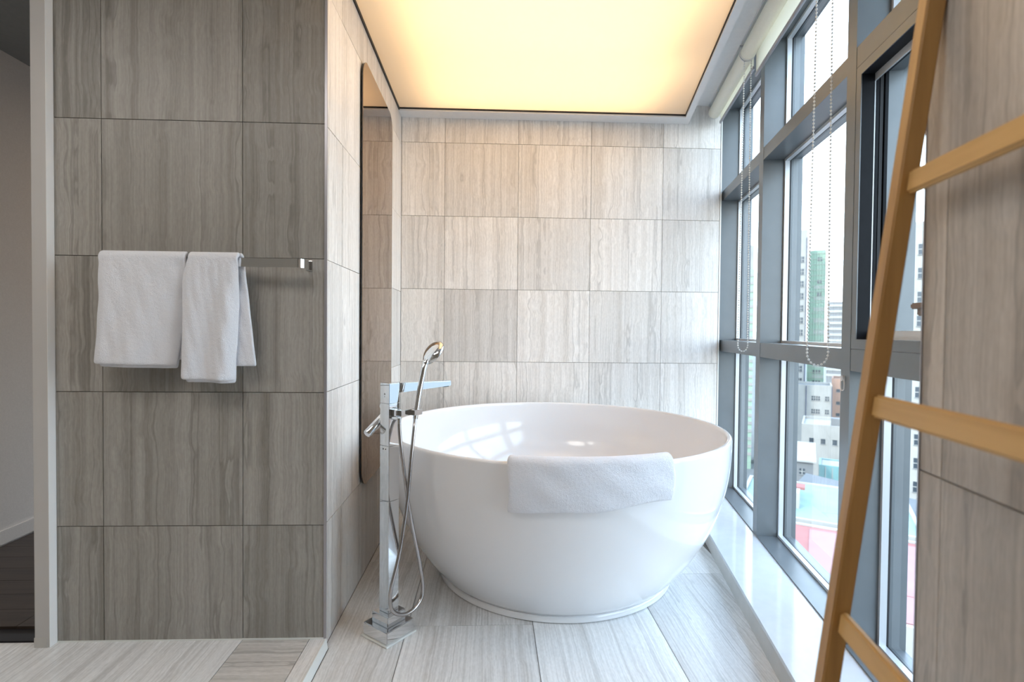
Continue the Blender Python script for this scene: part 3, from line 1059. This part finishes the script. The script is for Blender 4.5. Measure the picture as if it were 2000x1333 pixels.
# spout: flat bar, tapering
bm = bmesh.new()
vs = []
for x, z0, z1, hw in ((0.0242, 0.8640, 0.8995, 0.0235), (0.295, 0.8690, 0.8885, 0.0235)):
    vs.append([bm.verts.new((x, -hw, z0)), bm.verts.new((x, hw, z0)), bm.verts.new((x, hw, z1)), bm.verts.new((x, -hw, z1))])
for k in range(4):
    bm.faces.new((vs[0][k], vs[0][(k + 1) % 4], vs[1][(k + 1) % 4], vs[1][k]))
bm.faces.new(vs[0])
bm.faces.new(vs[1])
bmesh.ops.bevel(bm, geom=list(bm.edges), offset=0.002, segments=2, affect='EDGES')
sp = obj('spout', bm, M_chrome, tap)
bm = bmesh.new()
box(bm, (0.262, -0.016, 0.8650), (0.288, 0.016, 0.8686))
obj('aerator', bm, M_alu_dark, sp)
# handset holder and outlet
bm = bmesh.new()
box(bm, (-0.012, -0.046, 0.783), (0.014, -0.0243, 0.808))
box(bm, (0.000, -0.058, 0.785), (0.088, -0.044, 0.806))
box(bm, (0.040, -0.082, 0.786), (0.080, -0.056, 0.805))
bmesh.ops.bevel(bm, geom=list(bm.edges), offset=0.0015, segments=2, affect='EDGES')
obj('handset_holder', bm, M_chrome, tap)
bm = bmesh.new()
tube(bm, [(-0.010, -0.060, 0.7825), (-0.010, -0.060, 0.775), (-0.010, -0.060, 0.7745), (-0.010, -0.060, 0.762)], [0.0085, 0.0085, 0.0070, 0.0070], 20)
tube(bm, [(-0.010, -0.0245, 0.780), (-0.010, -0.060, 0.780)], 0.0075, 16)
obj('hose_outlet', bm, M_chrome, tap, smooth=True, angle=40)
# handset: slim handle bending into a flat round head
YH = -0.070
bm = bmesh.new()
hp = catmull([(0.056, YH, 0.772), (0.062, YH, 0.80), (0.075, YH, 0.865), (0.090, YH, 0.925), (0.100, YH, 0.956), (0.112, YH, 0.978)], 6)
tube(bm, hp, [0.0088 + 0.0022 * i / (len(hp) - 1) + (0.0015 if i > len(hp) - 5 else 0) for i in range(len(hp))], 18)
hs = obj('handset', bm, M_chrome, tap, smooth=True, angle=50)
bm = bmesh.new()
lathe(bm, [(0, 0.0150), (0.016, 0.0146), (0.034, 0.0115), (0.046, 0.004), (0.050, -0.002), (0.0500, -0.0075), (0.046, -0.0095), (0, -0.0098)], 40)
hd = obj('shower_head', bm, M_chrome, hs, smooth=True, angle=40)
ax = Vector((-0.80, 0.22, 0.56)).normalized()          # back of the head
hd.matrix_local = Matrix.Translation((0.140, YH, 1.008)) @ ax.to_track_quat('Z', 'Y').to_matrix().to_4x4()
bm = bmesh.new()
lathe(bm, [(0, -0.0112), (0.041, -0.0110), (0.043, -0.0098)], 36)
fp = obj('spray_plate', bm, M_rubber, hs, smooth=True)
fp.matrix_local = hd.matrix_local.copy()
# hose
YO = -0.078
hpts = [(-0.010, -0.060, 0.764), (-0.009, -0.063, 0.72), (-0.003, -0.070, 0.636), (0.017, YO, 0.488), (0.046, YO, 0.360), (0.072, YO, 0.26), (0.089, YO, 0.171),
        (0.086, YO, 0.126), (0.062, YO, 0.100), (0.028, YO, 0.091), (-0.006, YO, 0.096), (-0.042, YO, 0.118), (-0.060, YO, 0.150), (-0.066, YO - 0.008, 0.212), (-0.036, YO - 0.014, 0.324),
        (-0.002, YO - 0.014, 0.484), (0.018, YO - 0.012, 0.632), (0.039, YO - 0.004, 0.735), (0.056, YH, 0.774)]
raw = catmull(hpts, 40)
dist = [0.0]
for p, q in zip(raw, raw[1:]):
    dist.append(dist[-1] + (q - p).length)
res, rad, k, j = [], [], 0, 0
step = 0.0021
while k * step < dist[-1]:
    d = k * step
    while dist[j + 1] < d:
        j += 1
    f = (d - dist[j]) / max(dist[j + 1] - dist[j], 1e-9)
    res.append(raw[j].lerp(raw[j + 1], f))
    rad.append(0.0068 if k % 2 else 0.0058)
    k += 1
bm = bmesh.new()
tube(bm, res, rad, 10)
obj('hose', bm, M_hose, tap, smooth=True)
# lever and diverter on the hidden side
bm = bmesh.new()
tube(bm, [(0.000, 0.0245, 0.762), (0.000, 0.040, 0.762)], 0.017, 24)
tube(bm, [(0.012, 0.046, 0.776), (-0.004, 0.046, 0.763), (-0.058, 0.050, 0.722), (-0.061, 0.050, 0.720)], [0.0145, 0.0150, 0.0145, 0.0125], 24)
obj('lever', bm, M_chrome, tap, smooth=True, angle=40)
bm = bmesh.new()
tube(bm, [(-0.004, 0.0245, 0.815), (-0.004, 0.036, 0.815)], 0.012, 24)
obj('diverter_knob', bm, M_chrome, tap, smooth=True, angle=40)

# ------------------------------------------------------------------ ladder
ladder = glz('towel_ladder', 'honey-coloured wooden towel ladder leaning on the right-hand stone wall', 'ladder', None)
LEAN = 0.1210
W00 = 0.2880                   # front edge of the upright at the floor
TILT = math.atan(LEAN)
def ladder_pt(d, s, h):       # d: depth behind the front face, h: height along the upright
    return Vector((W00 + h * LEAN + d, s, h))
S_A, S_B = 0.470, 0.870        # inner faces of near and far uprights
for s0, s1 in ((S_A - 0.027, S_A), (S_B, S_B + 0.027)):
    bm = bmesh.new()
    ring0, ring1 = [], []
    for d, s in ((0, s0), (0, s1), (0.0262, s1), (0.0262, s0)):
        ring0.append(bm.verts.new(ladder_pt(d, s, 0.0005)))
        ring1.append(bm.verts.new(ladder_pt(d, s, 1.600)))
    for k in range(4):
        bm.faces.new((ring0[k], ring0[(k + 1) % 4], ring1[(k + 1) % 4], ring1[k]))
    bm.faces.new(ring0)
    bm.faces.new(ring1)
    bmesh.ops.bevel(bm, geom=list(bm.edges), offset=0.0022, segments=3, affect='EDGES')
    obj('upright', bm, M_ladder_rail, ladder)
bm = bmesh.new()
ct, st = cos(TILT), sin(TILT)
for a, b in (((-0.0065, -0.0172), (0.0065, 0.0172)),):
    vs = box(bm, (a[0], S_A - S_B, a[1]), (b[0], 0, b[1]))
for v in bm.verts:
    x, z = v.co.x, v.co.z
    v.co.x, v.co.z = x * ct + z * st, -x * st + z * ct
bmesh.ops.bevel(bm, geom=list(bm.edges), offset=0.0035, segments=3, affect='EDGES')
rung_me = mesh_of('rung', bm, M_ladder_rung)
for h in (0.318, 0.649, 0.981, 1.313):
    p = ladder_pt(0.0162, S_B, h)
    link('rung', rung_me, ladder, (p.x, S_B + 0.0, p.z))

# ------------------------------------------------------------------ the city outside
GZ = -27.0
def flat(name, color, rough=0.8):
    return noisy(mat(name, tuple(c * 0.6 for c in color), rough), 0.6, 0.08)
M_ground = flat('city_ground', (0.22, 0.22, 0.21))
M_b_white = flat('facade_white', (0.50, 0.48, 0.44))
M_b_grey = flat('facade_grey', (0.25, 0.25, 0.25))
M_b_orange = flat('facade_orange', (0.52, 0.31, 0.22))
M_b_green = mat('facade_green_glass', (0.21, 0.31, 0.23), 0.5)
M_b_green2 = mat('facade_green_panel', (0.27, 0.37, 0.28), 0.5)
M_b_band = flat('facade_band', (0.46, 0.48, 0.42))
M_b_teal = mat('teal_glass', (0.13, 0.27, 0.27), 0.4)
M_b_pipe = flat('blue_grey_strip', (0.13, 0.14, 0.19))
M_b_win = mat('far_window', (0.04, 0.05, 0.06), 0.2)
M_b_frame = flat('far_window_frame', (0.30, 0.30, 0.29))
M_r_red = flat('red_roof_paint', (0.46, 0.17, 0.15))
M_r_pink = flat('pink_roof_paint', (0.46, 0.255, 0.25))
M_r_green = flat('green_roof_paint', (0.31, 0.45, 0.41))
M_r_grey = flat('grey_roof', (0.19, 0.20, 0.21))
M_foliage = flat('far_foliage', (0.10, 0.16, 0.07))

tag(boxes('ground', [((-200, -200, GZ - 1), (700, 900, GZ))], M_ground), 'pale city ground far below the windows', 'ground', kind='structure')

def building(name, label, org, ang, x0, x1, top, depth, wall_m, cat='building', base=GZ, roof_m=None, parapet=0.6, group=None):
    """x across, y away from us; front face at y = 0, z absolute"""
    t = thing(name, label, cat, (org[0], org[1], 0), radians(ang), group)
    bm = bmesh.new()
    box(bm, (x0, 0, base), (x1, depth, top))
    obj('walls', bm, wall_m, t)
    bm = bmesh.new()
    p = 0.3
    V = [[bm.verts.new((x, y, z)) for x, y in ((x0 + e, e), (x1 - e, e), (x1 - e, depth - e), (x0 + e, depth - e))] for z in (top, top + parapet) for e in (0, p)]
    for k in range(4):
        n = (k + 1) % 4
        for q, r in ((0, 1), (2, 3), (0, 2), (1, 3)):
            bm.faces.new((V[q][k], V[q][n], V[r][n], V[r][k]))
    obj('parapet', bm, wall_m, t)
    if roof_m:
        bm = bmesh.new()
        box(bm, (x0 + p, p, top), (x1 - p, depth - p, top + 0.08))
        obj('roof', bm, roof_m, t)
    return t

def windows(t, cols, rows, w, h, split=0, depth=0.12, frame_m=None):
    """one window object per opening, frame with panes set back"""
    bm = bmesh.new()
    box(bm, (-w / 2, -0.03, -h / 2), (w / 2, 0.02, h / 2))
    me = mesh_of('window', bm, M_b_win)
    bm = bmesh.new()
    box(bm, (-w / 2 - 0.08, -0.14, -h / 2 - 0.1), (w / 2 + 0.08, 0.01, -h / 2))
    me2 = mesh_of('window_ledge', bm, frame_m or M_b_frame)
    if split:
        bm = bmesh.new()
        box(bm, (-0.05, -0.07, -h / 2), (0.05, 0.01, h / 2))
        me3 = mesh_of('window_bar', bm, frame_m or M_b_white)
        bm = bmesh.new()
        box(bm, (-w / 2, -0.06, -0.05), (w / 2, 0.01, 0.05))
        me4 = mesh_of('window_bar', bm, frame_m or M_b_white)
    for x in cols:
        for z in rows:
            o = link('window', me, t, (x, 0, z))
            link('window_ledge', me2, o)
            if split:
                link('window_bar', me3, o)
                link('window_bar', me4, o)

# tall white tower with a column of paired windows
t = building('apartment_tower', 'tall white apartment tower with paired windows beside the green glass tower', (76.3, 129.2), -30.6, -9.0, 1.4, 26.0, 12, M_b_white)
windows(t, [0.20], [19.3 - 3.0 * i for i in range(13)], 1.0, 1.4, 2)
windows(t, [-4.6, -7.4], [19.3 - 3.0 * i for i in range(13)], 1.0, 1.4, 2)
boxes('corner_strip', [((1.15, -0.15, GZ), (1.42, 0.1, 24.6))], M_b_pipe, t)
# green glass tower
t = building('glass_tower', 'tall green glass office tower seen through the middle window', (87.6, 139.8), -32.1, -2.4, 1.5, 23.0, 10, M_b_green, parapet=0.4)
bm = bmesh.new()
for i in range(34):
    z = 22.4 - 1.45 * i
    box(bm, (-2.42, -0.12, z), (1.52, 0.05, z + 0.16))
tag(obj('floor_band', bm, M_b_band, t), kind='stuff')
bm = bmesh.new()
for i in range(7):
    x = -2.4 + 3.9 * i / 6
    box(bm, (x - 0.05, -0.16, GZ), (x + 0.05, 0.05, 23.0))
tag(obj('vertical_fin', bm, M_b_green2, t), kind='stuff')
bm = bmesh.new()
for i in range(10):
    z = 13.0 - 3.0 * i
    box(bm, (-1.2, -0.10, z), (1.45, 0.03, z + 0.95))
tag(obj('spandrel', bm, M_b_band, t), kind='stuff')
windows(t, [-0.2, 0.35], [21.0, 15.0, 11.6], 0.5, 0.9)
windows(t, [-0.9, -0.2, 0.5], [-6.5, -9.2, -12.0], 0.6, 0.9)
# pale slab block behind
t = building('apartment_slab', 'pale grey far-off apartment slab right of the green tower', (167.0, 249.2), -33.8, -5.4, 9.0, 15.8, 12, M_b_grey)
bm = bmesh.new()
for i in range(13):
    box(bm, (-5.4, -0.25, 14.0 - 2.8 * i), (9.0, 0.1, 15.2 - 2.8 * i))
tag(obj('balcony_band', bm, M_b_white, t), kind='stuff')
# white low block with square windows
t = building('office_block', 'white square-windowed office block at the foot of the towers', (73.1, 119.4), -31.5, -6.5, 4.5, -11.3, 9, M_b_white, roof_m=M_r_grey)
windows(t, [-4.9, 0.85, 1.75, 3.55], [-13.7, -16.7, -19.7, -22.7], 0.75, 0.95, 2)
boxes('drain_pipe', [((-0.75, -0.2, GZ), (-0.55, 0.0, -11.0))], M_b_pipe, t)
boxes('corner_strip', [((4.40, -0.15, GZ), (4.55, 0.1, -11.0))], M_b_pipe, t)
# orange block
t = building('brick_block', 'orange brick block standing right of the white office block', (83.9, 124.3), -34.0, -2.0, 5.0, -10.3, 9, M_b_orange, roof_m=M_r_grey)
windows(t, [-0.6, 1.4, 3.4], [-12.6, -15.6, -18.4, -21.2], 0.8, 0.7)
# low white building
t = building('low_hall', 'low bright white hall with a flat roof below the office block', (59.2, 92.7), -32.5, -3.2, 4.4, -15.9, 11, M_b_white, roof_m=M_b_white)
boxes('roof_hut', [((1.4, 3.0, -15.9), (3.0, 5.0, -14.4))], M_b_grey, t)
windows(t, [-1.6, 0.2, 2.0], [-18.2], 0.7, 0.9)
# pitched white house
t = thing('gabled_house', 'small pale house with a white sloping roof', 'house', (43.7, 72.9, 0), radians(-30.9))
bm = bmesh.new()
box(bm, (-4.2, 0, GZ), (1.5, 6, -16.9))
obj('walls', bm, M_b_grey, t)
bm = bmesh.new()
prism(bm, [(-4.5, -0.4), (1.8, -0.4), (1.8, 6.3), (-4.5, 6.3)], -16.9, -16.7)
for v in bm.verts:
    v.co.z += 0.22 * (v.co.y + 0.4)
obj('roof', bm, M_b_white, t)
windows(t, [0.1, -2.4], [-18.3], 0.7, 0.8, 2)
# teal conservatory
t = building('glass_annex', 'low teal-glazed annex between the roofs', (49.2, 75.4), -33.1, -1.2, 4.0, -18.4, 5, M_b_teal, roof_m=M_b_white, parapet=0.25)
bm = bmesh.new()
for i in range(7):
    box(bm, (-1.2 + 5.2 * i / 6 - 0.05, -0.1, GZ), (-1.2 + 5.2 * i / 6 + 0.05, 0.02, -18.4))
tag(obj('glazing_bar', bm, M_b_white, t), kind='stuff')
# long white building with arched windows, running away to the right
t = thing('arcade_building', 'long white building with a row of arched windows and grey roof', 'building', (34.6, 56.6, 0), radians(-62))
bm = bmesh.new()
box(bm, (-1.5, 0, GZ), (16, 6, -16.6))
obj('walls', bm, M_b_white, t)
bm = bmesh.new()
v = [bm.verts.new(c) for c in ((-1.9, -0.4, -16.7), (16.4, -0.4, -16.7), (16.4, 3, -15.0), (-1.9, 3, -15.0), (-1.9, 6.4, -16.7), (16.4, 6.4, -16.7))]
for f in ((0, 1, 2, 3), (3, 2, 5, 4), (0, 3, 4), (1, 5, 2), (0, 4, 5, 1)):
    bm.faces.new([v[i] for i in f])
obj('roof', bm, M_r_grey, t)
bm = bmesh.new()
pts = [(-0.35, -0.6), (0.35, -0.6), (0.35, 0.3)] + [(0.35 * cos(pi * i / 6), 0.3 + 0.35 * sin(pi * i / 6)) for i in range(1, 6)] + [(-0.35, 0.3)]
lo = [bm.verts.new((x, -0.06, z)) for x, z in pts]
hi = [bm.verts.new((x, 0.02, z)) for x, z in pts]
for i in range(len(pts)):
    bm.faces.new((lo[i], lo[(i + 1) % len(pts)], hi[(i + 1) % len(pts)], hi[i]))
bm.faces.new(lo)
bm.faces.new(hi)
am = mesh_of('arched_window', bm, M_b_win)
for i in range(9):
    link('arched_window', am, t, (-0.3 + 1.75 * i, 0, -18.1))
# green roof
t = building('green_roof_building', 'low building with a flat pale green roof', (25.6, 40.6), -32.2, -6.0, 7.0, -13.9, 12.0, M_b_white, roof_m=M_r_green, parapet=0.25)
boxes('roof_hut', [((-2.6, 3.2, -13.9), (-1.25, 4.8, -12.5))], M_b_white, t)
boxes('awning', [((-2.7, 6.0, -12.9), (-0.9, 7.4, -12.7))], M_r_red, t)
boxes('tank', [((-2.7, 8.2, -13.9), (-1.7, 9.2, -12.6))], M_b_teal, t)
# red roof in front
t = building('red_roof_building', 'nearest low building with a broad flat red roof', (17.4, 27.9), -32.0, -7.5, 7.0, -13.8, 14.0, M_b_white, roof_m=M_r_red, parapet=0.20)
boxes('roof_patch', [((-0.2, 0.6, -13.72), (6.4, 12.9, -13.66))], M_r_pink, t)
boxes('roof_joint', [((-7.0, 5.0, -13.719), (-0.21, 5.08, -13.70)), ((-0.19, 4.0, -13.659), (6.4, 4.07, -13.64))], M_r_red, t)
# second green tower in the far bay
t = building('glass_tower', 'green and cream banded tower seen through the farthest window bay', (52.7, 107.8), -26.1, -8.0, 1.1, 13.8, 9, M_b_green2, parapet=0.3)
bm = bmesh.new()
for i in range(24):
    z = 12.6 - 1.6 * i
    box(bm, (-8.02, -0.14, z), (1.12, 0.05, z + 0.62))
tag(obj('floor_band', bm, M_b_white, t), kind='stuff')
windows(t, [-1.0, -3.0, -5.0], [-13.4, -17.6], 1.0, 1.2)
boxes('roof_plant', [((-0.7, 1.5, 13.8), (1.0, 5.0, 19.2))], M_b_white, t)
t = building('plant_tower', 'pale stair tower behind the banded tower', (56.5, 112.0), -26.1, 0.2, 1.6, 19.5, 6, M_b_white, parapet=0.3)
# block beyond the nearest bay
t = building('corner_block', 'pale cream block glimpsed at the edge of the nearest window bay', (57.6, 69.2), -39.8, -6.0, 9.0, 15.6, 12, M_b_white)
windows(t, [-3.0, 0.0, 3.0, 6.0], [12.5 - 3.2 * i for i in range(11)], 1.1, 1.4, 2)
bpy.context.view_layer.update()
